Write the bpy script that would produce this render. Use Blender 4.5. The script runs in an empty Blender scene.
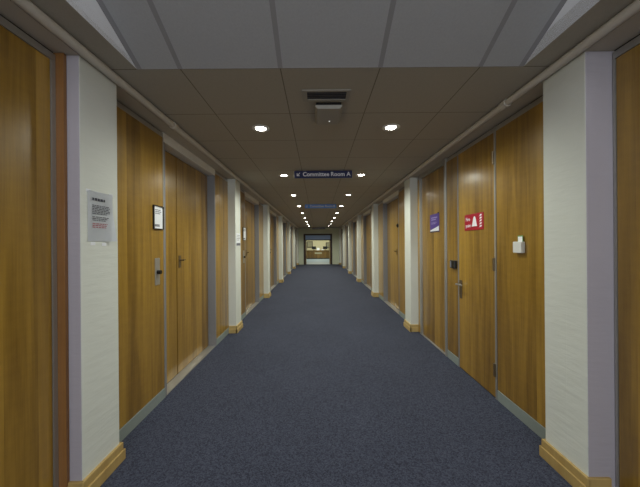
import bpy, bmesh, math, random
from mathutils import Vector, Matrix
random.seed(7)
S = bpy.context.scene
COL = S.collection

# ------------------------------------------------------------------ materials
def srgb(r, g, b):
    f = lambda c: (c/255/12.92) if c/255 <= .04045 else ((c/255+.055)/1.055)**2.4
    return (f(r), f(g), f(b), 1)

def new_mat(name):
    m = bpy.data.materials.new(name); m.use_nodes = True
    nt = m.node_tree; b = nt.nodes['Principled BSDF']
    return m, nt, b

def N(nt, t, **kw):
    n = nt.nodes.new(t)
    for k, v in kw.items():
        setattr(n, k, v)
    return n

def math_n(nt, op, a, b=None):
    n = N(nt, 'ShaderNodeMath', operation=op)
    for i, v in enumerate((a, b)):
        if v is None: continue
        if isinstance(v, (int, float)): n.inputs[i].default_value = v
        else: nt.links.new(v, n.inputs[i])
    return n.outputs[0]

def mixc(nt, fac, a, b, blend='MIX'):
    n = N(nt, 'ShaderNodeMix', data_type='RGBA', blend_type=blend)
    for i, v in ((0, fac), (6, a), (7, b)):
        if isinstance(v, (int, float)): n.inputs[i].default_value = v
        elif isinstance(v, tuple): n.inputs[i].default_value = v
        else: nt.links.new(v, n.inputs[i])
    return n.outputs[2]

def plain(name, col, rough=.5, metal=0, spec=.5, noise=0, scale=30, bump=0, bscale=60, emit=None, estr=0):
    m, nt, b = new_mat(name)
    b.inputs['Roughness'].default_value = rough
    b.inputs['Metallic'].default_value = metal
    b.inputs['Specular IOR Level'].default_value = spec
    geo = N(nt, 'ShaderNodeNewGeometry')
    if noise:
        t = N(nt, 'ShaderNodeTexNoise'); t.inputs['Scale'].default_value = scale; t.inputs['Detail'].default_value = 3
        nt.links.new(geo.outputs['Position'], t.inputs['Vector'])
        dark = tuple(c*(1-noise) for c in col[:3])+(1,)
        nt.links.new(mixc(nt, t.outputs[0], dark, col), b.inputs['Base Color'])
    else:
        b.inputs['Base Color'].default_value = col
    if bump:
        t = N(nt, 'ShaderNodeTexNoise'); t.inputs['Scale'].default_value = bscale; t.inputs['Detail'].default_value = 4
        nt.links.new(geo.outputs['Position'], t.inputs['Vector'])
        bp = N(nt, 'ShaderNodeBump'); bp.inputs['Strength'].default_value = bump; bp.inputs['Distance'].default_value = .01
        nt.links.new(t.outputs[0], bp.inputs['Height']); nt.links.new(bp.outputs[0], b.inputs['Normal'])
    if emit:
        b.inputs['Emission Color'].default_value = emit; b.inputs['Emission Strength'].default_value = estr
    return m

def wood(name, light, dark, axis='Y', strip=.155, rough=.3, figure=.5, coat=0):
    """veneer with vertical grain; axis = the horizontal direction across the grain"""
    m, nt, b = new_mat(name)
    geo = N(nt, 'ShaderNodeNewGeometry'); sep = N(nt, 'ShaderNodeSeparateXYZ')
    nt.links.new(geo.outputs['Position'], sep.inputs[0])
    oi = N(nt, 'ShaderNodeObjectInfo')
    u = math_n(nt, 'ADD', sep.outputs[axis], math_n(nt, 'MULTIPLY', sep.outputs['X'], .37))
    u = math_n(nt, 'ADD', u, math_n(nt, 'MULTIPLY', oi.outputs['Random'], 7.3))
    si = math_n(nt, 'FLOOR', math_n(nt, 'DIVIDE', u, strip))
    wn = N(nt, 'ShaderNodeTexWhiteNoise', noise_dimensions='1D'); nt.links.new(si, wn.inputs['W'])
    # broad grain
    c1 = N(nt, 'ShaderNodeCombineXYZ')
    nt.links.new(math_n(nt, 'MULTIPLY', u, 9), c1.inputs[0])
    nt.links.new(math_n(nt, 'ADD', math_n(nt, 'MULTIPLY', sep.outputs['Z'], .55), math_n(nt, 'MULTIPLY', wn.outputs[0], 31)), c1.inputs[1])
    n1 = N(nt, 'ShaderNodeTexNoise'); n1.inputs['Scale'].default_value = 1.6; n1.inputs['Detail'].default_value = 5
    n1.inputs['Distortion'].default_value = .6
    nt.links.new(c1.outputs[0], n1.inputs['Vector'])
    # fine grain
    c2 = N(nt, 'ShaderNodeCombineXYZ')
    nt.links.new(math_n(nt, 'MULTIPLY', u, 130), c2.inputs[0]); nt.links.new(math_n(nt, 'MULTIPLY', sep.outputs['Z'], 3), c2.inputs[1])
    n2 = N(nt, 'ShaderNodeTexNoise'); n2.inputs['Scale'].default_value = 1; n2.inputs['Detail'].default_value = 3
    nt.links.new(c2.outputs[0], n2.inputs['Vector'])
    # ripple figure across the grain
    c3 = N(nt, 'ShaderNodeCombineXYZ')
    nt.links.new(math_n(nt, 'MULTIPLY', u, 10), c3.inputs[0]); nt.links.new(math_n(nt, 'MULTIPLY', sep.outputs['Z'], 26), c3.inputs[1])
    n3 = N(nt, 'ShaderNodeTexNoise'); n3.inputs['Scale'].default_value = 1; n3.inputs['Detail'].default_value = 2
    nt.links.new(c3.outputs[0], n3.inputs['Vector'])
    f = math_n(nt, 'ADD', math_n(nt, 'MULTIPLY', n1.outputs[0], .9), math_n(nt, 'MULTIPLY', n2.outputs[0], .3))
    f = math_n(nt, 'ADD', f, math_n(nt, 'MULTIPLY', wn.outputs[0], .42))
    f = math_n(nt, 'ADD', f, math_n(nt, 'MULTIPLY', n3.outputs[0], .28*figure))
    f = math_n(nt, 'SUBTRACT', f, .42)
    r = N(nt, 'ShaderNodeValToRGB')
    r.color_ramp.elements[0].position = .08; r.color_ramp.elements[0].color = dark
    r.color_ramp.elements[1].position = .85; r.color_ramp.elements[1].color = light
    nt.links.new(f, r.inputs[0]); nt.links.new(r.outputs[0], b.inputs['Base Color'])
    b.inputs['Roughness'].default_value = rough
    b.inputs['Specular IOR Level'].default_value = .45
    b.inputs['Coat Weight'].default_value = coat; b.inputs['Coat Roughness'].default_value = .2
    bp = N(nt, 'ShaderNodeBump'); bp.inputs['Strength'].default_value = .06; bp.inputs['Distance'].default_value = .004
    nt.links.new(n2.outputs[0], bp.inputs['Height']); nt.links.new(bp.outputs[0], b.inputs['Normal'])
    return m

CO = 1.16                      # raised ceiling half width
TILE = .6
TILE_Y0 = 1.728
def tile_mat(name, col, line_col, half, rows=True, bump=.25, shift=TILE/2, edge=None):
    m, nt, b = new_mat(name)
    geo = N(nt, 'ShaderNodeNewGeometry'); sep = N(nt, 'ShaderNodeSeparateXYZ')
    nt.links.new(geo.outputs['Position'], sep.inputs[0])
    def line(sock, off):
        a = math_n(nt, 'DIVIDE', math_n(nt, 'SUBTRACT', sock, off), TILE)
        a = math_n(nt, 'FRACT', math_n(nt, 'ADD', a, 100.5))
        a = math_n(nt, 'ABSOLUTE', math_n(nt, 'SUBTRACT', a, .5))
        return math_n(nt, 'LESS_THAN', a, half/TILE)
    mask = line(sep.outputs['X'], shift)
    if rows: mask = math_n(nt, 'MAXIMUM', mask, line(sep.outputs['Y'], TILE_Y0))
    if edge: mask = math_n(nt, 'MAXIMUM', mask, math_n(nt, 'GREATER_THAN', math_n(nt, 'ABSOLUTE', sep.outputs['X']), edge))
    n1 = N(nt, 'ShaderNodeTexNoise'); n1.inputs['Scale'].default_value = 90; n1.inputs['Detail'].default_value = 3
    nt.links.new(geo.outputs['Position'], n1.inputs['Vector'])
    c = mixc(nt, n1.outputs[0], tuple(x*.86 for x in col[:3])+(1,), col)
    nt.links.new(mixc(nt, mask, c, line_col), b.inputs['Base Color'])
    b.inputs['Roughness'].default_value = .85
    b.inputs['Specular IOR Level'].default_value = .2
    bp = N(nt, 'ShaderNodeBump'); bp.inputs['Strength'].default_value = bump; bp.inputs['Distance'].default_value = .003
    nt.links.new(n1.outputs[0], bp.inputs['Height']); nt.links.new(bp.outputs[0], b.inputs['Normal'])
    return m

def carpet_mat():
    m, nt, b = new_mat('slate blue carpet')
    geo = N(nt, 'ShaderNodeNewGeometry')
    v = N(nt, 'ShaderNodeTexVoronoi'); v.inputs['Scale'].default_value = 150
    nt.links.new(geo.outputs['Position'], v.inputs['Vector'])
    n1 = N(nt, 'ShaderNodeTexNoise'); n1.inputs['Scale'].default_value = 260; n1.inputs['Detail'].default_value = 2
    nt.links.new(geo.outputs['Position'], n1.inputs['Vector'])
    n2 = N(nt, 'ShaderNodeTexNoise'); n2.inputs['Scale'].default_value = 1.3; n2.inputs['Detail'].default_value = 4
    nt.links.new(geo.outputs['Position'], n2.inputs['Vector'])
    sepc = N(nt, 'ShaderNodeSeparateColor'); nt.links.new(v.outputs['Color'], sepc.inputs[0])
    f = math_n(nt, 'ADD', math_n(nt, 'MULTIPLY', sepc.outputs[0], .55), math_n(nt, 'MULTIPLY', n1.outputs[0], .5))
    r = N(nt, 'ShaderNodeValToRGB')
    r.color_ramp.elements[0].position = .15; r.color_ramp.elements[0].color = srgb(40, 43, 57)
    r.color_ramp.elements[1].position = .95; r.color_ramp.elements[1].color = srgb(88, 93, 111)
    nt.links.new(f, r.inputs[0])
    w = mixc(nt, n2.outputs[0], (.8, .8, .8, 1), (1.12, 1.12, 1.12, 1))
    nt.links.new(mixc(nt, 1.0, r.outputs[0], w, 'MULTIPLY'), b.inputs['Base Color'])
    b.inputs['Roughness'].default_value = .92
    b.inputs['Specular IOR Level'].default_value = .15
    bp = N(nt, 'ShaderNodeBump'); bp.inputs['Strength'].default_value = .5; bp.inputs['Distance'].default_value = .004
    nt.links.new(f, bp.inputs['Height']); nt.links.new(bp.outputs[0], b.inputs['Normal'])
    return m

def plaster_mat(name, col):
    """painted board-marked plaster: soft horizontal marks, a vertical seam or two and scratches"""
    m, nt, b = new_mat(name)
    geo = N(nt, 'ShaderNodeNewGeometry'); mp = N(nt, 'ShaderNodeMapping')
    nt.links.new(geo.outputs['Position'], mp.inputs[0]); mp.inputs['Scale'].default_value = (6, 6, 28)
    mp.inputs['Rotation'].default_value = (.45, 0, 0)
    n1 = N(nt, 'ShaderNodeTexNoise'); n1.inputs['Scale'].default_value = 1.2; n1.inputs['Detail'].default_value = 5
    nt.links.new(mp.outputs[0], n1.inputs['Vector'])
    n2 = N(nt, 'ShaderNodeTexNoise'); n2.inputs['Scale'].default_value = 3; n2.inputs['Detail'].default_value = 6
    nt.links.new(geo.outputs['Position'], n2.inputs['Vector'])
    nt.links.new(mixc(nt, n2.outputs[0], tuple(c*.9 for c in col[:3])+(1,), col), b.inputs['Base Color'])
    b.inputs['Roughness'].default_value = .6
    b.inputs['Specular IOR Level'].default_value = .3
    bp = N(nt, 'ShaderNodeBump'); bp.inputs['Strength'].default_value = .2; bp.inputs['Distance'].default_value = .012
    tc = N(nt, 'ShaderNodeTexCoord'); so = N(nt, 'ShaderNodeSeparateXYZ'); nt.links.new(tc.outputs['Object'], so.inputs[0])
    seam = math_n(nt, 'LESS_THAN', math_n(nt, 'ABSOLUTE', math_n(nt, 'ADD', so.outputs['Y'], .012)), .0016)
    nt.links.new(math_n(nt, 'SUBTRACT', n1.outputs[0], math_n(nt, 'MULTIPLY', seam, .5)), bp.inputs['Height']); nt.links.new(bp.outputs[0], b.inputs['Normal'])
    return m

M = dict(
    wood=wood('honey veneer', srgb(190, 150, 60), srgb(108, 77, 18), rough=.34, coat=.7),
    wood_dark=wood('brown timber', srgb(170, 124, 76), srgb(128, 88, 48)),
    pine=wood('pine skirting', srgb(204, 178, 118), srgb(174, 144, 86), strip=4, rough=.4),
    metal=plain('satin aluminium', srgb(178, 176, 170), .38, .55, noise=.1),
    frame=plain('grey painted metal', srgb(142, 142, 144), .5, .15, noise=.08),
    kick=plain('grey vinyl skirting', srgb(146, 156, 152), .5, 0, noise=.12),
    steel=plain('brushed steel', srgb(190, 190, 186), .3, .9),
    fascia=plain('pale painted metal', srgb(234, 233, 226), .5, noise=.05),
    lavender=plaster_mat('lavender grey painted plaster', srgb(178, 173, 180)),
    grey=plain('grey plastic', srgb(164, 160, 150), .5),
    brass=plain('dull bronze', srgb(120, 105, 82), .4, .7),
    black=plain('black plastic', srgb(20, 20, 21), .35),
    gap=plain('dark gap', srgb(26, 24, 22), .8),
    white=plain('white plastic', srgb(222, 224, 222), .4),
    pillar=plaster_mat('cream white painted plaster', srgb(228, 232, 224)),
    wallp=plain('pale green painted wall', srgb(214, 220, 196), .6, noise=.06, scale=5),
    bulk=plain('warm white emulsion', srgb(196, 188, 172), .7, noise=.06, scale=8),
    pipe=plain('cream enamel', srgb(214, 208, 196), .4),
    cheek=plain('white emulsion', srgb(236, 239, 243), .8),
    ceil=tile_mat('ceiling tiles', srgb(186, 181, 169), srgb(128, 122, 110), .0035),
    slope=tile_mat('raised ceiling tiles', srgb(172, 172, 173), srgb(142, 141, 141), .014, rows=False, edge=CO-.03),
    carpet=carpet_mat(),
    paper=plain('white paper', srgb(240, 243, 248), .7, noise=.03),
    ink=plain('grey ink', srgb(112, 114, 124), .7),
    inkd=plain('dark ink', srgb(62, 64, 76), .7),
    inkr=plain('red ink', srgb(190, 120, 130), .7),
    navy=plain('navy sign', srgb(24, 34, 92), .35),
    blue=plain('blue sign', srgb(96, 156, 250), .35),
    letter=plain('pale lettering', srgb(240, 243, 250), .5),
    red=plain('red sign', srgb(170, 16, 44), .35),
    purple=plain('purple sign', srgb(86, 62, 150), .4),
    lilac=plain('lilac lettering', srgb(170, 156, 214), .5),
    lamp=plain('lamp lens', (1, 1, 1, 1), .4, emit=(1, .96, .87, 1), estr=30),
    floorp=plain('pale stone floor', srgb(142, 158, 168), .35, noise=.1, scale=6),
    deskw=wood('desk wood', srgb(132, 102, 54), srgb(84, 62, 30)),
    creamw=plain('cream wall', srgb(226, 216, 178), .6, noise=.05, scale=4),
    paleblue=plain('light blue panel', srgb(160, 190, 236), .5),  # one even light blue for the panel above the transom
    darkwood=plain('dark stained timber', srgb(58, 40, 30), .45, noise=.2, scale=20),
    canvas=plain('faded print', srgb(176, 170, 140), .6, noise=.4, scale=14),
    green=plain('green card', srgb(120, 170, 110), .5),
    led=plain('indicator', (1, 1, 1, 1), .4, emit=(1, 1, 1, 1), estr=1),
)
def glass_mat():
    m, nt, b = new_mat('clear glass')
    b.inputs['Base Color'].default_value = (.95, .98, .97, 1)
    b.inputs['Roughness'].default_value = .02
    b.inputs['Transmission Weight'].default_value = 1
    b.inputs['IOR'].default_value = 1.45
    return m
M['glass'] = glass_mat()

# ------------------------------------------------------------------ mesh helpers
def box(bm, x0, x1, y0, y1, z0, z1, bev=0):
    x0, x1 = sorted((x0, x1)); y0, y1 = sorted((y0, y1)); z0, z1 = sorted((z0, z1))
    r = bmesh.ops.create_cube(bm, size=1, matrix=Matrix.Translation(((x0+x1)/2, (y0+y1)/2, (z0+z1)/2)) @ Matrix.Diagonal((x1-x0, y1-y0, z1-z0, 1)))
    if bev:
        es = list({e for v in r['verts'] for e in v.link_edges})
        bmesh.ops.bevel(bm, geom=es, offset=bev, segments=2, affect='EDGES', profile=.6)

def cyl(bm, p0, p1, r, seg=20, r2=None):
    p0 = Vector(p0); p1 = Vector(p1); d = p1-p0
    q = d.to_track_quat('Z', 'Y').to_matrix().to_4x4()
    bmesh.ops.create_cone(bm, cap_ends=True, segments=seg, radius1=r, radius2=r if r2 is None else r2, depth=d.length,
                          matrix=Matrix.Translation((p0+p1)/2) @ q)

def prism(bm, pts, d):
    """closed polygon pts (3D list) extruded along vector d"""
    d = Vector(d)
    a = [bm.verts.new(p) for p in pts]; b = [bm.verts.new(Vector(p)+d) for p in pts]
    n = len(pts)
    bm.faces.new(a); bm.faces.new(b[::-1])
    for i in range(n): bm.faces.new((a[i], b[i], b[(i+1) % n], a[(i+1) % n]))
    bmesh.ops.recalc_face_normals(bm, faces=bm.faces[:])

def origin(o):
    p = Vector((0, 0, 0))
    while o is not None:
        p += o.location; o = o.parent
    return p

def obj(name, bm, mat, parent=None, loc=None, smooth=False):
    """bm is in world coordinates; the object's origin goes to loc (or its parent's origin)"""
    L = Vector(loc) if loc is not None else (origin(parent) if parent else Vector((0, 0, 0)))
    bmesh.ops.translate(bm, verts=bm.verts[:], vec=-L)
    me = bpy.data.meshes.new(name); bm.to_mesh(me); bm.free()
    me.materials.append(M[mat])
    if smooth:
        for p in me.polygons: p.use_smooth = True
        try: me.set_sharp_from_angle(angle=math.radians(40))
        except Exception: pass
    o = bpy.data.objects.new(name, me); COL.objects.link(o)
    if parent:
        o.parent = parent; o.location = L-origin(parent)
    else: o.location = L
    return o

def tag(o, label=None, cat=None, group=None, kind=None):
    if label: o['label'] = label
    if cat: o['category'] = cat
    if group: o['group'] = group
    if kind: o['kind'] = kind
    return o

def empty(name, loc):
    o = bpy.data.objects.new(name, None); o.location = loc; o.empty_display_size = .1
    COL.objects.link(o); return o

def bx(name, mat, parent, *b, bev=0, **kw):
    bm = bmesh.new(); box(bm, *b, bev=bev)
    return obj(name, bm, mat, parent, **kw)

def struct(name, bm, mat, label=None, cat=None):
    o = obj(name, bm, mat); o['kind'] = 'structure'
    return tag(o, label, cat)

def copy_tree(o, parent=None, loc=None):
    c = o.copy(); COL.objects.link(c)
    if parent: c.parent = parent
    if loc is not None: c.location = loc
    for ch in list(o.children): copy_tree(ch, c)
    return c

def text(name, body, size, mat, parent, mtx, align='CENTER', ext=.0012, bold=0.0, sx=1.0):
    """raised lettering; mtx maps text plane (x right, y up, z out) to the world"""
    cu = bpy.data.curves.new(name, 'FONT'); cu.body = body; cu.size = size; cu.align_x = align; cu.align_y = 'CENTER'
    cu.extrude = ext; cu.offset = bold; cu.resolution_u = 3
    t = bpy.data.objects.new(name, cu); COL.objects.link(t)
    dg = bpy.context.evaluated_depsgraph_get(); dg.update()
    me = bpy.data.meshes.new_from_object(t.evaluated_get(dg))
    bpy.data.objects.remove(t); bpy.data.curves.remove(cu)
    me.transform(Matrix.Diagonal((sx, 1, 1, 1)))
    L = origin(parent)
    me.transform(Matrix.Translation(-L) @ mtx)
    me.materials.clear(); me.materials.append(M[mat])
    o = bpy.data.objects.new(name, me); COL.objects.link(o); o.parent = parent
    return o

def text_words(body, size, mat, parent, at, bold=0):
    ws = []
    for wd_ in body.split():
        o = text('lettering', wd_, size, mat, parent, Matrix.Identity(4), align='LEFT', bold=bold)
        xs = [v.co.x for v in o.data.vertices]
        m0 = Vector(-origin(parent))
        ws.append((o, min(xs)-m0.x, max(xs)-min(xs)))
    gap = size*.3; tot = sum(w[2] for w in ws)+gap*(len(ws)-1); u = -tot/2
    for o, x0, w_ in ws:
        L = origin(parent)
        o.data.transform(Matrix.Translation(-L) @ at(u-x0) @ Matrix.Translation(L)); u += w_+gap

def on_wall(s, x, y, z):
    """text frame for a sign on the left (s=-1) or right (s=1) wall, read from the corridor"""
    right = Vector((0, -s, 0)); up = Vector((0, 0, 1)); out = Vector((-s, 0, 0))
    # seen from inside: on the left wall reading runs along +y, on the right wall along -y
    m = Matrix((right, up, out)).transposed().to_4x4()
    return Matrix.Translation((x, y, z)) @ m

def on_front(x, y, z):
    m = Matrix(((1, 0, 0), (0, 0, 1), (0, -1, 0))).transposed().to_4x4()
    return Matrix.Translation((x, y, z)) @ m

# ------------------------------------------------------------------ dimensions
CX, CH = -.085, 1.36           # camera x and height
HC = 2.416                     # ceiling
PX = 1.46                      # panel plane
RX = 1.56                      # recessed door plane
NX = 1.462                     # plane of the doors beside the camera
WX = 1.75                      # outer face of the walls
PF0, PF = 1.345, 1.345          # face of first pillars, of later ones
YE = 19.2                      # end wall
YB = -4.2                      # lobby back
HT = 2.322                     # top of the wood
HB = 2.375                     # underside of the bulkhead
PIT, PW = 2.885, .29
PIL = [1.53] + [4.435 + PIT*k for k in range(6)]
SLT = math.tan(math.radians(24.6))

# ------------------------------------------------------------------ setting
bm = bmesh.new(); box(bm, -WX-.1, WX+.1, YB, YE+.1, -.1, 0)
struct('floor', bm, 'carpet', 'slate blue speckled carpet running the length of the corridor', 'floor')

bm = bmesh.new()
box(bm, -WX, WX, TILE_Y0, YE, HC, HC+.08)
for s in (-1, 1): box(bm, s*CO, s*WX, YB, TILE_Y0, HC, HC+.08)
struct('ceiling', bm, 'ceil', 'flat tiled corridor ceiling with recessed round lamps', 'ceiling')

top = HC + (TILE_Y0+.9)*SLT
bm = bmesh.new()
prism(bm, [(-CO-.02, TILE_Y0, HC+.001), (-CO-.02, -.9, top), (-CO-.02, YB, top), (-CO-.02, YB, top+.06), (-CO-.02, -.9, top+.06), (-CO-.02, TILE_Y0, HC+.08)], (2*CO+.04, 0, 0))
struct('ceiling_sloped', bm, 'slope', 'sloping grey tiled ceiling rising above the near end', 'ceiling')
for i, s in enumerate((-1, 1)):
    bm = bmesh.new()
    x0, x1 = s*CO, s*(CO+.05)
    prism(bm, [(x0, TILE_Y0+.15, HC+.001), (x0, YB, HC+.001), (x0, YB, top+.05), (x0, -.9, top+.05), (x0, TILE_Y0+.15, HC+.03)], (x1-x0, 0, 0))
    struct('trim_%d' % (i+1), bm, 'cheek', 'white triangular side face of the raised ceiling', 'ceiling side')

for s, nm in ((-1, 'wall_left'), (1, 'wall_right')):
    bm = bmesh.new()
    box(bm, s*(RX+.06), s*(WX+.05), YB, YE, 0, HC)
    box(bm, s*PF, s*(RX+.061), YB, YE, HB, HC)                     # bulkhead over the panels
    box(bm, s*NX, s*(RX+.061), YB, .68, 0, HB)                     # plain wall beside the camera
    struct(nm, bm, 'bulk')

bm = bmesh.new()
box(bm, -WX-.05, -1.0, YB-.1, YB, 0, top+.1); box(bm, 1.0, WX+.05, YB-.1, YB, 0, top+.1)
box(bm, -1, 1, YB-.1, YB, 0, .9); box(bm, -1, 1, YB-.1, YB, 2.9, top+.1)
struct('wall_back', bm, 'bulk')
w = empty('added_window_1', (0, YB, .9)); w['kind'] = 'structure'  # unseen window, added behind the camera to go with the cool light
bm = bmesh.new()
for a in (-.99, -.03, .93): box(bm, a, a+.06, YB-.08, YB-.02, .9, 2.9)
box(bm, -.99, .99, YB-.08, YB-.02, .9, .96); box(bm, -.99, .99, YB-.08, YB-.02, 2.84, 2.9)
obj('added_window_frame', bm, 'white', w)

# ------------------------------------------------------------------ pillars
ordn = ['first', 'second', 'third', 'fourth', 'fifth', 'sixth', 'seventh']
side_name = {-1: 'left', 1: 'right'}
def pillar(s, k, y0):
    xf = PF0 if k == 0 else PF
    back = RX+.06
    p = empty('pillar', (s*xf, y0+PW/2, 0))
    bm = bmesh.new(); box(bm, s*xf, s*back, y0, y0+PW, 0, HB-.001, bev=.006)
    sh = obj('shaft', bm, 'pillar', p)
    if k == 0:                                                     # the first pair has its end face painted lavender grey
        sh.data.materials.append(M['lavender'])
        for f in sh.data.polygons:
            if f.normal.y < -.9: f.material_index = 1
    bm = bmesh.new()
    ya, yb = y0-.022, y0+PW+.022
    xs = xf-.024
    box(bm, s*xs, s*(xf+.004), ya, yb, 0, .065, bev=.004)
    box(bm, s*(xs+.008), s*(xf+.004), ya+.008, yb-.008, .062, .112, bev=.006)
    xe = PX-.003
    box(bm, s*(xs+.002), s*xe, ya, y0+.004, 0, .065, bev=.004)
    box(bm, s*(xs+.01), s*xe, ya+.008, y0+.004, .062, .112, bev=.006)
    box(bm, s*(xs+.002), s*xe, y0+PW-.004, yb, 0, .065, bev=.004)
    box(bm, s*(xs+.01), s*xe, y0+PW-.004, yb-.008, .062, .112, bev=.006)
    obj('skirting_board', bm, 'pine', p)
    extra = {(-1, 0): 'white plaster pillar with a paper notice, beside the brown timber strip, left of the camera',
             (1, 0): 'bare white plaster pillar beside the panel with the card switch, right of the camera',
             (-1, 1): 'white pillar with a small notice, second along the left side',
             (1, 1): 'white pillar beyond the door with the purple sign, second along the right side'}
    lab = extra.get((s, k)) or 'white pillar with pine skirting, %s from the camera along the %s side' % (ordn[k], side_name[s])
    tag(p, lab, 'pillar', 'white pillars along the corridor', 'structure')
for s in (-1, 1):
    for k, y0 in enumerate(PIL):
        pillar(s, k, y0)

# ------------------------------------------------------------------ doors and panels
door_no = [0]
def door(loc):
    door_no[0] += 1
    e = empty('door_%d' % door_no[0], loc); e['kind'] = 'structure'
    return e

def lever(par, s, x, y, z, dirn, mat='steel', plate=True, plate_h=.19, ln=.11):
    """lever handle on a plate; x is the leaf face, dirn the way the lever points along y"""
    bm = bmesh.new()
    cyl(bm, (s*x, y, z), (s*(x-.045), y, z), .009, 12)
    cyl(bm, (s*(x-.045), y-.008*dirn, z), (s*(x-.05), y+ln*dirn, z+.004), .009, 12, .007)
    h = obj('handle', bm, mat, par, smooth=True)
    if plate:
        bx('handle_plate', mat, h, s*x, s*(x-.006), y-.022, y+.022, z-plate_h+.05, z+.05, bev=.002)
    return h

def flat_panel(s, y0, y1, label, skirt=True, knob=None):
    """fixed veneer panel with a head frame and a grey skirting strip"""
    p = empty('wall_panel', (s*PX, (y0+y1)/2, 0))
    bx('veneer', 'wood', p, s*PX, s*(PX+.03), y0+.003, y1-.003, .09 if skirt else .004, HT, bev=.0015)
    bx('head_strip', 'metal', p, s*(PX+.002), s*(PX+.04), y0, y1, HT, HB-.012)
    bx('shadow_gap', 'gap', p, s*(PX+.016), s*(PX+.05), y0, y1, HB-.013, HB+.0)
    if skirt: bx('skirting_strip', 'kick', p, s*(PX-.004), s*(PX+.03), y0+.001, y1-.001, 0, .088, bev=.002)
    tag(p, label, 'wall panel', 'fixed veneer panels', 'structure')
    return p

def lock_door(s, y0, y1, label, dark=False):
    """flush cupboard door with a lock plate"""
    d = door((s*PX, (y0+y1)/2, 0))
    bx('leaf', 'wood', d, s*PX, s*(PX+.035), y0+.003, y1-.01, .09, HT, bev=.0015)
    bx('kick_strip', 'kick', d, s*(PX-.004), s*(PX+.03), y0+.001, y1-.002, 0, .088, bev=.002)
    bx('head_strip', 'metal', d, s*(PX+.002), s*(PX+.04), y0, y1, HT, HB-.012)
    bx('shadow_gap', 'gap', d, s*(PX+.016), s*(PX+.05), y0, y1, HB-.013, HB)
    bx('edge_strip', 'metal', d, s*(PX-.003), s*(PX+.03), y1-.010, y1-.001, 0, HT)
    if not dark:
        pl = bx('lock_plate', 'metal', d, s*PX, s*(PX-.005), y1-.15, y1-.078, 1.02, 1.25, bev=.002)
        bm = bmesh.new(); cyl(bm, (s*(PX-.004), y1-.114, 1.13), (s*(PX-.034), y1-.114, 1.13), .018, 16)
        obj('lock_knob', bm, 'black', pl, smooth=True)
    tag(d, label, 'door'); return d

def recess(s, y0, y1, label, handle=True):
    """pair of unequal leaves set back behind a grey reveal with a deep head"""
    d = door((s*RX, (y0+y1)/2, 0))
    rv = .06
    ym = y0 + (y1-y0)*.33
    hh = 2.29
    bx('fascia', 'fascia', d, s*PX, s*(RX+.04), y0+.001, y1-.001, hh, HB, bev=.003)
    bx('reveal', 'frame', d, s*(PX-.001), s*(RX+.04), y1-.03, y1-.001, 0, hh-.001, bev=.002)
    bx('reveal', 'frame', d, s*(PX-.001), s*(RX+.04), y0+.001, y0+.03, 0, hh-.001, bev=.002)
    bx('threshold', 'metal', d, s*(PX+.0), s*(RX), y0+.031, y1-.031, 0, .008)
    bx('leaf', 'wood', d, s*RX, s*(RX+.04), y0+.032, ym-.003, .012, hh-.012, bev=.0015)
    lf = bx('leaf', 'wood', d, s*(RX-.004), s*(RX+.04), ym+.003, y1-.033, .012, hh-.012, bev=.0015)
    bx('shadow_gap', 'gap', d, s*(RX+.012), s*(RX+.04), y0+.032, y1-.033, hh-.012, hh-.001)
    if handle: lever(lf, s, RX-.004, ym+.055, 1.2, 1, 'brass', plate_h=.13, ln=.022)
    tag(d, label, 'door'); return d

PE = PIL[0]+PW
# near doors beside the camera
for s in (-1, 1):
    y1, fw, NX = (1.508, .024, 1.45) if s < 0 else (1.527, .012, 1.486)
    d = door((s*NX, 1.06, 0))
    bx('leaf', 'wood', d, s*(NX+.004), s*(NX+.05), .69, y1-fw-.003, .008, HT, bev=.0015)
    bm = bmesh.new()
    box(bm, s*NX, s*(NX+.055), y1-fw, y1, 0, HT); box(bm, s*NX, s*(NX+.055), .682, .687, 0, HT); box(bm, s*NX, s*(NX+.055), .682, y1, HT+.002, HB-.014)
    obj('frame', bm, 'metal', d)
    bx('shadow_gap', 'gap', d, s*(NX+.012), s*(NX+.06), .682, y1, HB-.0135, HB)
    if s < 0:
        bx('timber_strip', 'wood_dark', d, s*1.409, s*(NX+.05), y1+.001, PIL[0]-.002, 0, HB-.002, bev=.002)
    tag(d, 'veneer door beside the camera, next to the %s' % ('brown timber strip and the notice pillar' if s < 0 else 'bare white pillar'), 'door')

# left side, first bay
lock_door(-1, PE, 2.58, 'flush cupboard door with a lock plate and small framed sign')
recess(-1, 2.58, 3.89, 'recessed pair of veneer doors behind a grey reveal, beyond the framed sign')
flat_panel(-1, 3.89, PIL[1], 'plain veneer panel between the grey reveal and the second left pillar')

# right side, first bay
flat_panel(1, PE, 2.487, 'veneer panel carrying the white card switch')
d = door((PX, 2.83, 0))
lf = bx('leaf', 'wood', d, PX, PX+.04, 2.515, 3.148, .008, HT, bev=.0015)
bx('frame_strip', 'metal', d, PX-.004, PX+.04, 2.488, 2.51, 0, HB-.012)
bx('edge_strip', 'frame', d, PX-.002, PX+.04, 3.152, 3.17, 0, HT)
bx('head_strip', 'metal', d, PX+.002, PX+.04, 2.511, 3.17, HT+.002, HB-.012)
bx('shadow_gap', 'gap', d, PX+.016, PX+.05, 2.488, 3.17, HB-.0125, HB)
bx('threshold', 'gap', d, PX+.002, PX+.04, 2.511, 3.15, 0, .006)
for z in (.25, 1.17, 2.1):
    bm = bmesh.new(); cyl(bm, (PX-.008, 2.513, z-.055), (PX-.008, 2.513, z+.055), .011, 14)
    obj('hinge', bm, 'brass', d, smooth=True)
bm = bmesh.new(); y = 3.105
cyl(bm, (PX, y, .915), (PX-.05, y, .915), .010, 12); cyl(bm, (PX-.05, y+.01, .915), (PX-.055, y-.12, .92), .010, 12, .008)
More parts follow.
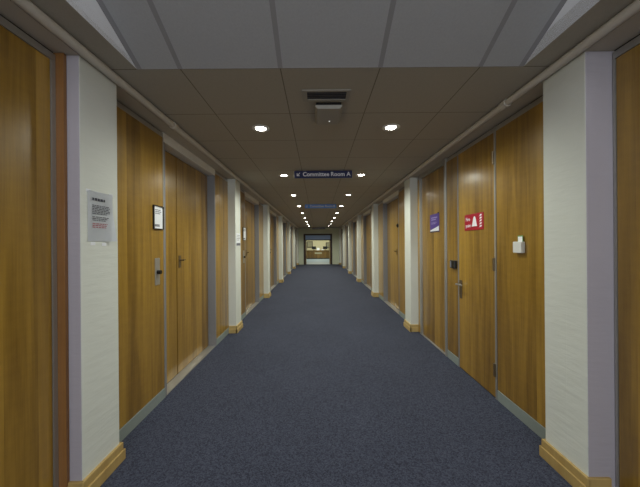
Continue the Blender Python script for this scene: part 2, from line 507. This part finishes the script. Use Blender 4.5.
h = obj('handle', bm, 'steel', lf, smooth=True)
bx('handle_plate', 'brass', h, PX, PX-.006, y-.024, y+.024, .765, .96, bev=.002)
tag(d, 'veneer door with a lever handle carrying the red sign', 'door')
flat_panel(1, 3.17, 3.44, 'narrow veneer side panel carrying the black card reader')
d = door((PX, 3.89, 0))
bx('leaf', 'wood', d, PX+.012, PX+.05, 3.49, 4.27, .012, HT-.01, bev=.0015)
bm = bmesh.new()
box(bm, PX-.012, PX+.05, 3.442, 3.487, 0, HB-.002, bev=.003); box(bm, PX-.012, PX+.05, 4.273, 4.33, 0, HB-.002, bev=.003)
box(bm, PX-.012, PX+.05, 3.485, 4.275, HT-.006, HB-.002, bev=.003)
obj('frame', bm, 'metal', d)
bx('threshold', 'metal', d, PX-.006, PX+.05, 3.488, 4.272, 0, .008)
tag(d, 'veneer door in a metal frame carrying the purple sign', 'door')
flat_panel(1, 4.33, PIL[1], 'narrow veneer strip between the metal door frame and the second right pillar', skirt=False)

# repeating bays further along
for k in range(1, 6):
    y0 = PIL[k]+PW; y1 = PIL[k+1]
    for s in (-1, 1):
        a, b = y0+.74, y0+2.06
        where = 'between the %s and %s %s pillars' % (ordn[k], ordn[k+1], side_name[s])
        if s < 0: lock_door(s, y0, a, 'flush veneer cupboard door %s' % where, dark=k > 2)
        else: flat_panel(s, y0, a, 'wide fixed veneer panel %s' % where)
        recess(s, a, b, 'recessed pair of veneer doors %s' % where, handle=k < 4)
        flat_panel(s, b, y1, 'narrow fixed veneer panel %s' % where)

# ------------------------------------------------------------------ end wall and the room beyond
DX = -.06; DW = .93; DT = 2.02
bm = bmesh.new()
box(bm, -WX, DX-DW, YE, YE+.12, 0, HC); box(bm, DX+DW, WX, YE, YE+.12, 0, HC); box(bm, DX-DW, DX+DW, YE, YE+.12, DT, HC)
struct('wall_end', bm, 'wallp', 'pale green end wall around the open doorway', 'wall')
d = door((DX, YE, 0))
bm = bmesh.new()
for s in (-1, 1): box(bm, DX+s*(DW-.10), DX+s*(DW+.02), YE-.03, YE+.14, 0, DT-.08)
box(bm, DX-DW-.02, DX+DW+.02, YE-.03, YE+.14, DT-.08, DT+.02)
obj('frame', bm, 'darkwood', d)
bx('transom', 'darkwood', d, DX-DW+.1, DX+DW-.1, YE, YE+.1, 1.60, 1.66)
bx('transom_panel', 'paleblue', d, DX-DW+.1, DX+DW-.1, YE+.04, YE+.06, 1.66, DT-.08)
for s in (-1, 1):
    # leaves stand open into the room beyond
    x = DX+s*(DW-.12)
    lf = bx('leaf', 'wood', d, x-.02, x+.02, YE+.16, YE+.95, .01, 1.95, bev=.003)
    bm = bmesh.new(); cyl(bm, (x-s*.05, YE+.85, .9), (x-s*.05, YE+.85, 1.2), .012, 10)
    cyl(bm, (x-s*.05, YE+.85, .92), (x, YE+.85, .92), .01, 8); cyl(bm, (x-s*.05, YE+.85, 1.18), (x, YE+.85, 1.18), .01, 8)
    obj('handle', bm, 'steel', lf, smooth=True)
tag(d, 'open double doorway in a dark timber frame at the far end of the corridor', 'door')
YR = 27.8
bm = bmesh.new(); box(bm, -3, 3, YE+.1, YR+.2, -.1, 0); struct('floor_reception', bm, 'floorp')
bm = bmesh.new(); box(bm, -3, 3, YR, YR+.1, 0, 3); struct('wall_far', bm, 'creamw', 'cream wall behind the reception desk', 'wall')
for s, nm in ((-1, 'wall_west'), (1, 'wall_east')):
    bm = bmesh.new(); box(bm, s*3, s*3.1, YE+.12, YR, 0, 3); struct(nm, bm, 'creamw')
bm = bmesh.new(); box(bm, -3, 3, YE+.12, YR, 2.6, 2.7); struct('ceiling_reception', bm, 'cheek')
bm = bmesh.new(); box(bm, -3, -WX, YE, YE+.12, 0, 2.7); box(bm, WX, 3, YE, YE+.12, 0, 2.7); struct('wall_reception', bm, 'creamw')

YD = 26.2
dk = empty('reception_desk', (0, YD, 0))
bx('worktop', 'deskw', dk, -1.5, 1.45, YD-.05, YD+.6, .74, .79, bev=.005)
bm = bmesh.new(); box(bm, -1.46, 1.41, YD, YD+.04, .06, .74)
for i in range(6): box(bm, -1.42+i*.47, -1.02+i*.47, YD-.012, YD+.01, .12, .68, bev=.004)
obj('front_panel', bm, 'deskw', dk)
bx('plinth', 'gap', dk, -1.42, 1.38, YD+.04, YD+.5, 0, .06)
for s in (-1, 1): bx('side_panel', 'deskw', dk, s*1.435-.02, s*1.415+.02 if s > 0 else s*1.395, YD+.04, YD+.55, .06, .74)
tag(dk, 'brown panelled reception desk in the bright room beyond the doorway', 'desk')
n = bx('desk_notice', 'canvas', None, -.34, .30, YD-.022, YD-.0125, .46, .60, loc=(0, YD-.02, .42))
tag(n, 'cream notice fixed to the front of the reception desk', 'notice')
for (x0, x1, z0, z1, lab) in ((-1.12, -.55, 1.02, 1.62, 'framed print on the cream wall, by the opening wood leaf'), (.72, 1.3, .98, 1.5, 'framed print on the cream wall, by the dark door post')):
    f = empty('framed_picture', ((x0+x1)/2, YR, z0))
    bm = bmesh.new(); t = .06
    box(bm, x0, x1, YR-.04, YR-.001, z0, z0+t); box(bm, x0, x1, YR-.04, YR-.001, z1-t, z1)
    box(bm, x0, x0+t, YR-.04, YR-.001, z0+t, z1-t); box(bm, x1-t, x1, YR-.04, YR-.001, z0+t, z1-t)
    obj('frame', bm, 'darkwood', f)
    bx('print', 'canvas', f, x0+t, x1-t, YR-.02, YR-.001, z0+t, z1-t)
    tag(f, lab, 'picture')
for (x, lab) in ((-.42, 'dark monitor on the desk, between the notice and the wood leaf'), (.62, 'dark monitor on the desk, by the dark door post')):
    m_ = empty('monitor', (x, YD+.3, .79))
    bx('base', 'black', m_, x-.1, x+.1, YD+.22, YD+.38, .79, .80)
    bx('stand', 'black', m_, x-.02, x+.02, YD+.29, YD+.31, .80, .92)
    bx('screen', 'black', m_, x-.2, x+.2, YD+.26, YD+.29, .88, 1.14, bev=.005)
    tag(m_, lab, 'monitor')
bm = bmesh.new()
box(bm, -.16, .1, YD+.1, YD+.4, .79, .9)
for i in range(3): box(bm, -.15+.085*i, -.08+.085*i, YD+.12+.02*i, YD+.14+.02*i, .9, 1.0)
tag(obj('leaflet_tray', bm, 'paper', loc=(-.03, YD+.25, .79)), 'white leaflet tray in the middle of the reception desk', 'tray')
for (x, w_, mat, lab) in ((.28, .18, 'paper', 'white paper pile on the desk beside the leaflet tray'),):
    bm = bmesh.new()
    for i in range(4): box(bm, x+.006*i, x+w_+.004*i, YD+.1, YD+.36, .79+.02*i, .808+.02*i)
    tag(obj('paper_pile', bm, mat, loc=(x, YD+.2, .79)), lab, 'papers')

# ------------------------------------------------------------------ ceiling pipes
for s in (-1, 1):
    xr, zr, r = 1.319, HC-.027, .0245
    p = empty('ceiling_conduit', (s*xr, 0, zr))
    bm = bmesh.new(); cyl(bm, (s*xr, YB+.01, zr), (s*xr, YE-.001, zr), r, 20)
    obj('tube', bm, 'pipe', p, smooth=True)
    for y in ((2.5 if s < 0 else 2.147)+3.0*i for i in range(6)):
        bm = bmesh.new(); cyl(bm, (s*xr, y-.035, zr), (s*xr, y+.035, zr), r+.006, 20)
        c = obj('coupling', bm, 'pipe', p, smooth=True)
    if s > 0:
        bm = bmesh.new(); cyl(bm, (xr, 2.147, zr), (PF-.001, 2.147, zr), .022, 18)
        obj('branch', bm, 'pipe', p, smooth=True)
    tag(p, 'cream conduit under the ceiling above the %s' % ('framed sign and lock plate' if s < 0 else 'red sign, with a short branch to the wall'), 'conduit', 'ceiling conduits')

# ------------------------------------------------------------------ downlights
LY0, LDY, NL = 2.62, 1.80, 9
LX = .592
def make_downlight(loc):
    e = empty('downlight', loc); x, y, z = loc
    bm = bmesh.new()
    seg = 32; prof = [(.044, .001), (.050, -.005), (.074, -.007), (.082, -.001), (.082, 0.004)]
    rings = [[bm.verts.new((x+r*math.cos(2*math.pi*i/seg), y+r*math.sin(2*math.pi*i/seg), z+h)) for i in range(seg)] for r, h in prof]
    for a, b in zip(rings, rings[1:]):
        for i in range(seg): bm.faces.new((a[i], a[(i+1) % seg], b[(i+1) % seg], b[i]))
    bmesh.ops.recalc_face_normals(bm, faces=bm.faces[:])
    obj('rim', bm, 'white', e, smooth=True)
    bm = bmesh.new(); cyl(bm, (x, y, z-.003), (x, y, z+.003), .044, 32)
    obj('lens', bm, 'lamp', e)
    li = bpy.data.lights.new('downlight_beam', 'SPOT'); li.energy = LAMP_W; li.color = (.97, 1, .88)
    li.spot_size = math.radians(166); li.spot_blend = .7; li.shadow_soft_size = .045
    lo = bpy.data.objects.new('beam', li); COL.objects.link(lo); lo.parent = e; lo.location = (0, 0, -.055)
    return e
LAMP_W = 36
first = None
for i in range(NL):
    for s in (-1, 1):
        loc = (s*LX, LY0+LDY*i, HC)
        if first is None: first = e = make_downlight(loc)
        else: e = copy_tree(first, loc=loc)
        rows = ['row just past the vent and box', 'row by the navy sign', 'third row, beyond the navy sign', 'fourth row, by the blue sign',
                'fifth row', 'sixth row', 'seventh row', 'eighth row', 'ninth row, by the end wall']
        tag(e, 'round ceiling downlight, %s one in the %s' % (side_name[s], rows[i]), 'ceiling light', 'round downlights in pairs along the ceiling')

# ------------------------------------------------------------------ vent and ceiling box
v = empty('air_vent', (-.015, 2.045, HC))
bm = bmesh.new()
x0, x1, y0, y1 = -.185, .152, 1.968, 2.12
a0, a1, c0, c1 = -.150, .126, 1.988, 2.095
z0 = HC-.008
box(bm, x0, x1, y0, c0, z0, HC); box(bm, x0, x1, c1, y1, z0, HC); box(bm, x0, a0, c0, c1, z0, HC); box(bm, a1, x1, c0, c1, z0, HC)
obj('frame', bm, 'grey', v)
bx('slot', 'ink', v, a0, a1, c0, c1, HC-.002, HC+.004)
bm = bmesh.new()
for i in range(4): box(bm, a0, a1, c0+.018+i*.022, c0+.022+i*.022, HC-.006, HC-.0025)
obj('louvre', bm, 'black', v)
tag(v, 'slotted grey air vent in the ceiling in front of the white ceiling box', 'vent')

b_ = empty('ceiling_sensor', (.005, 2.33, HC))
bm = bmesh.new()
xa, xb, ya, yb = -.098, .112, 2.14, 2.45
zt, zb = HC-.022, HC-.05
lo = [(xa+.02, ya+.004, zb), (xb-.02, ya+.004, zb), (xb-.018, yb-.02, zb), (xa+.018, yb-.02, zb)]
hi = [(xa, ya, zt), (xb, ya, zt), (xb, yb, zt), (xa, yb, zt)]
L_ = [bm.verts.new(p) for p in lo]; H_ = [bm.verts.new(p) for p in hi]
bm.faces.new(L_); bm.faces.new(H_[::-1])
for i in range(4): bm.faces.new((L_[i], H_[i], H_[(i+1) % 4], L_[(i+1) % 4]))
bmesh.ops.recalc_face_normals(bm, faces=bm.faces[:])
bmesh.ops.bevel(bm, geom=bm.edges[:], offset=.003, segments=2, affect='EDGES')
obj('housing', bm, 'grey', b_)
bx('shadow_gap_plate', 'gap', b_, xa+.01, xb-.01, ya+.01, yb-.01, zt, HC)  # near-black block paints in the shadow gap between housing and ceiling
bm = bmesh.new(); cyl(bm, (.02, 2.36, zb-.003), (.02, 2.36, zb+.001), .0035, 12)
obj('indicator', bm, 'led', b_)
tag(b_, 'white box with a tiny indicator light fixed under the ceiling behind the vent', 'ceiling box')

# ------------------------------------------------------------------ hanging signs
def hang_sign(y, w_, mat, body, label, arrow2=False, dim=False):
    xc = .005
    e = empty('hanging_sign', (xc, y, HC))
    bx('panel', mat, e, xc-w_/2, xc+w_/2, y-.012, y+.012, HC-.110, HC-.006, bev=.003)
    for s in (-1, 1):
        bx('bracket', 'steel', e, xc+s*w_*.32-.02, xc+s*w_*.32+.02, y-.008, y+.008, HC-.007, HC)
    text_words(body, .082, 'letter', e, lambda u: on_front(xc+.05+u, y-.0125, HC-.058), bold=.002)
    def arrow(ax, k):
        bm = bmesh.new(); zc = HC-.058; r = .022
        # arrow pointing down towards the reader's left (k=-1) or right (k=1)
        def P(u, v): return (ax+k*u, y-.0135, zc+v)
        prism(bm, [P(-.030, -.022), P(.030, -.022), P(.030, -.008), P(-.030, -.008)] if False else [P(.022, -.022), P(-.018, -.022), P(-.018, -.012), P(.022, -.012)], (0, .0012, 0))
        prism(bm, [P(.022, -.0115), P(.022, .02), P(.012, .02), P(.012, -.0115)], (0, .0012, 0))
        prism(bm, [P(.0115, -.004), P(-.020, .027), P(-.027, .020), P(.0045, -.0115)], (0, .0012, 0))
        obj('arrow', bm, 'letter', e)
    arrow(xc-w_*.43, -1)
    if arrow2: arrow(xc+w_*.43, 1)
    tag(e, label, 'sign', 'direction signs hanging across the corridor')
hang_sign(4.14, .83, 'navy', 'Committee Room A', 'navy sign reading Committee Room A hanging across the corridor, the largest of the three')
hang_sign(7.63, .83, 'blue', 'Committee Room B', 'bright blue direction sign hanging beyond the navy one, the middle of three', arrow2=True)
hang_sign(18.4, .83, 'navy', 'Committee Room C', 'tiny dark blue direction sign hanging by the end wall, the last of three')

# ------------------------------------------------------------------ notices and fittings on the left
def lines(parent, s, x, ya, yb, z0, z1, n, mat, th, name, seed=1):
    """printed lines of small words on a sheet facing the corridor"""
    rr = random.Random(seed); bm = bmesh.new(); u = -s
    lo_, hi_ = min(ya, yb), max(ya, yb)
    for i in range(n):
        z = z1-(z1-z0)*(i+.5)/n
        t = lo_
        end = hi_ if i < n-1 else lo_+(hi_-lo_)*.8
        while t < end-.006:
            w_ = min(rr.uniform(.008, .026), end-t)
            a, b = (t, t+w_) if s < 0 else (lo_+hi_-t, lo_+hi_-t-w_)
            box(bm, s*x, s*(x-.0006), a, b, z-th/2, z+th/2)
            t += w_+.005
    return obj(name, bm, mat, parent)

# curled paper notice on the first left pillar
xp = PF0
n = empty('paper_notice', (-xp, 1.69, 1.39))
ya, yb, z0, z1 = 1.578, 1.772, 1.385, 1.668
bm = bmesh.new(); G = 14
grid = {}
for i in range(G+1):
    for j in range(G+1):
        u, v_ = i/G, j/G
        off = .0025 + .05*max(0, u-.62)**1.5*max(0, .62-v_)**1.2*4 + .004*math.sin(v_*5)*u*.4
        grid[i, j] = bm.verts.new((-xp+off, ya+(yb-ya)*u, z0+(z1-z0)*v_))
for i in range(G):
    for j in range(G): bm.faces.new((grid[i, j], grid[i+1, j], grid[i+1, j+1], grid[i, j+1]))
r = bmesh.ops.solidify(bm, geom=bm.faces[:], thickness=.0006)
bmesh.ops.recalc_face_normals(bm, faces=bm.faces[:])
obj('sheet', bm, 'paper', n, smooth=True)
lines(n, -1, xp-.0049, ya+.03, yb-.045, z1-.060, z1-.030, 1, 'inkd', .014, 'heading', 3)
lines(n, -1, xp-.0049, ya+.03, yb-.03, z1-.130, z1-.075, 6, 'ink', .0045, 'text_block', 4)
lines(n, -1, xp-.0049, ya+.03, yb-.04, z1-.168, z1-.140, 3, 'ink', .0045, 'text_block', 5)
tr = lines(n, -1, xp-.0049, ya+.03, yb-.035, z1-.208, z1-.178, 3, 'inkr', .0045, 'text_block', 6)
tr['label'] = 'red printed lines'
bm = bmesh.new()
bm.free()
for a, z in ((ya-.008, z1-.012), (yb-.03, z1-.012), (ya+.02, z0-.022), (yb-.09, z0-.026)):
    bx('tape', 'paper', n, -xp, -xp+.0006, a, a+.035, z, z+.018)
tag(n, 'curling white paper notice taped to the white pillar', 'notice')

def framed_sign(s, x, y0, y1, z0, z1, label):
    f = empty('framed_sign', (s*x, (y0+y1)/2, z0)); t = .0065
    bm = bmesh.new()
    box(bm, s*x, s*(x-.014), y0, y1, z0, z0+t); box(bm, s*x, s*(x-.014), y0, y1, z1-t, z1)
    box(bm, s*x, s*(x-.014), y0, y0+t, z0+t, z1-t); box(bm, s*x, s*(x-.014), y1-t, y1, z0+t, z1-t)
    obj('frame', bm, 'black', f)
    bx('sheet', 'paper', f, s*x, s*(x-.006), y0+t, y1-t, z0+t, z1-t)
    lines(f, s, x-.006, y0+.03, y1-.03, z1-.075, z1-.03, 3, 'ink', .008, 'text_block', 9)
    lines(f, s, x-.006, y0+.025, y1-.03, z0+.02, z0+.045, 1, 'ink', .02, 'emblem', 2)
    tag(f, label, 'sign'); return f
framed_sign(-1, PX, 2.405, 2.555, 1.497, 1.70, 'small black framed sign on the cupboard door above its lock plate')
framed_sign(-1, PX, 5.30, 5.52, 1.44, 1.68, 'small dark framed sign on the cupboard door past the second left pillar')

n = empty('paper_notice', (-PF, 4.6, 1.33))
bx('sheet', 'paper', n, -PF, -PF+.003, 4.47, 4.69, 1.34, 1.54)
bx('lower_band', 'ink', n, -PF+.003, -PF+.0038, 4.475, 4.685, 1.345, 1.385)
lines(n, -1, PF-.003, 4.5, 4.66, 1.42, 1.52, 4, 'ink', .008, 'text_block', 11)
tag(n, 'small white notice with a grey band on the second pillar', 'notice')

# ------------------------------------------------------------------ fittings on the right
x = PX
e = empty('fire_sign', (x, 2.83, 1.49))
y0, y1, z0, z1 = 2.672, 3.012, 1.485, 1.647
bx('plate', 'red', e, x, x-.005, y0, y1, z0, z1, bev=.001)
fx = x-.0052
text('lettering', 'Fire', .052, 'letter', e, on_wall(1, fx, y1-.068, z1-.05), bold=0, sx=1.0)
text('lettering', 'point', .05, 'letter', e, on_wall(1, fx, y1-.072, z0+.048), bold=0, sx=.88)
def W(u, v): return (fx-.0005, y1-u, z0+v)
bm = bmesh.new()
prism(bm, [W(.138, .036), W(.238, .036), W(.226, .06), W(.212, .115), W(.196, .135), W(.182, .135), W(.166, .115), W(.150, .06)], (.001, 0, 0))
obj('bell_symbol', bm, 'letter', e)
bm = bmesh.new()
for k in range(5):
    v0 = .018+k*.026
    prism(bm, [W(.268, v0), W(.288, v0+.012), W(.300, v0+.004), W(.318, v0+.022), W(.300, v0+.026), W(.284, v0+.020)], (.001, 0, 0))
obj('flame_symbol', bm, 'letter', e)
tag(e, 'red sign with white bell and flame symbols on the door with the lever handle', 'sign')

e = empty('door_sign', (x+.012, 3.83, 1.5))
y0, y1, z0, z1 = 3.675, 3.965, 1.505, 1.745
xx = x+.012
bx('plate', 'purple', e, xx, xx-.005, y0, y1, z0, z1, bev=.001)
lines(e, 1, xx-.005, y0+.05, y1-.04, z1-.085, z1-.035, 2, 'lilac', .014, 'text_block', 21)
lines(e, 1, xx-.005, y0+.07, y1-.04, z1-.135, z1-.105, 2, 'lilac', .007, 'text_block', 22)
bm = bmesh.new(); pts = []
for i in range(11):
    u = i/10; pts.append((xx-.0055, y1-.004-(y1-y0-.008)*u, z0+.028+.012*math.sin(u*3)+.048*u*u))
pts += [(xx-.0055, y0+.004, z0+.014), (xx-.0055, y1-.004, z0+.014)]
prism(bm, pts, (.0008, 0, 0)); obj('wave_band', bm, 'letter', e)
bx('lower_rail', 'inkd', e, xx-.005, xx-.008, y0, y1, z0, z0+.012)
bx('clip', 'inkd', e, xx-.005, xx-.010, y0+.005, y0+.03, z1-.004, z1+.012)
tag(e, 'purple sign with a white wave on the metal framed door', 'sign')

e = empty('card_switch', (x, 2.19, 1.28))
bx('body', 'white', e, x, x-.03, 2.143, 2.236, 1.28, 1.366, bev=.005)
bx('card', 'green', e, x-.008, x-.012, 2.152, 2.205, 1.36, 1.412)
bx('card_print', 'paper', e, x-.012, x-.0125, 2.156, 2.201, 1.364, 1.404)
tag(e, 'white card switch with a green edged card on the veneer panel', 'switch')

e = empty('card_reader', (x, 3.245, 1.07))
bx('body', 'black', e, x, x-.032, 3.19, 3.30, 1.075, 1.165, bev=.006)
bx('cover', 'ink', e, x-.032, x-.034, 3.262, 3.296, 1.085, 1.155)
tag(e, 'black card reader on the narrow panel beside the lever handle', 'card reader')

e = empty('round_lock', (x, 5.52, 1.7))
bm = bmesh.new(); cyl(bm, (x, 5.52, 1.70), (x-.02, 5.52, 1.70), .036, 20); obj('rose', bm, 'black', e, smooth=True)
bm = bmesh.new(); cyl(bm, (x-.02, 5.52, 1.70), (x-.03, 5.52, 1.70), .014, 12); obj('cylinder', bm, 'black', e, smooth=True)
tag(e, 'round black disc on the panel past the second right pillar', 'disc')

# ------------------------------------------------------------------ light
def area(name, loc, rot, sx, sy, W_, col):
    li = bpy.data.lights.new(name, 'AREA'); li.shape = 'RECTANGLE'; li.size = sx; li.size_y = sy; li.energy = W_; li.color = col
    o = bpy.data.objects.new(name, li); COL.objects.link(o); o.location = loc; o.rotation_euler = rot
    return o
area('added_cool_light', (0, YB+.02, 1.9), (math.radians(90), 0, 0), 1.9, 1.9, 66, (.88, .93, 1))  # unseen light added behind the camera, cools near pillars and sloped ceiling
area('added_lobby_fill', (0, -1.0, top-.06), (0, 0, 0), 1.2, .6, 31, (.97, .97, 1))  # unseen fill added above the near end to brighten the pillar faces
area('reception_ceiling_lamp', (0, 24.6, 2.55), (0, 0, 0), 2.5, 3.5, 110, (.97, 1, .86))

wd = bpy.data.worlds.new('World'); S.world = wd; wd.use_nodes = True
wd.node_tree.nodes['Background'].inputs[0].default_value = (.6, .75, 1, 1)
wd.node_tree.nodes['Background'].inputs[1].default_value = .3

# ------------------------------------------------------------------ camera
cd = bpy.data.cameras.new('Camera'); cam = bpy.data.objects.new('Camera', cd); COL.objects.link(cam)
cd.sensor_width = 36; cd.lens = 36*288/640
cd.shift_x = 2.5/640; cd.shift_y = .5/640
cam.location = (CX, 0, CH); cam.rotation_euler = (math.radians(90), math.radians(.45), 0)
cd.clip_start = .02
S.camera = cam
S.view_settings.view_transform = 'Standard'; S.view_settings.look = 'None'
S.view_settings.gamma = 1; S.view_settings.use_curve_mapping = False
S.view_settings.exposure = .16
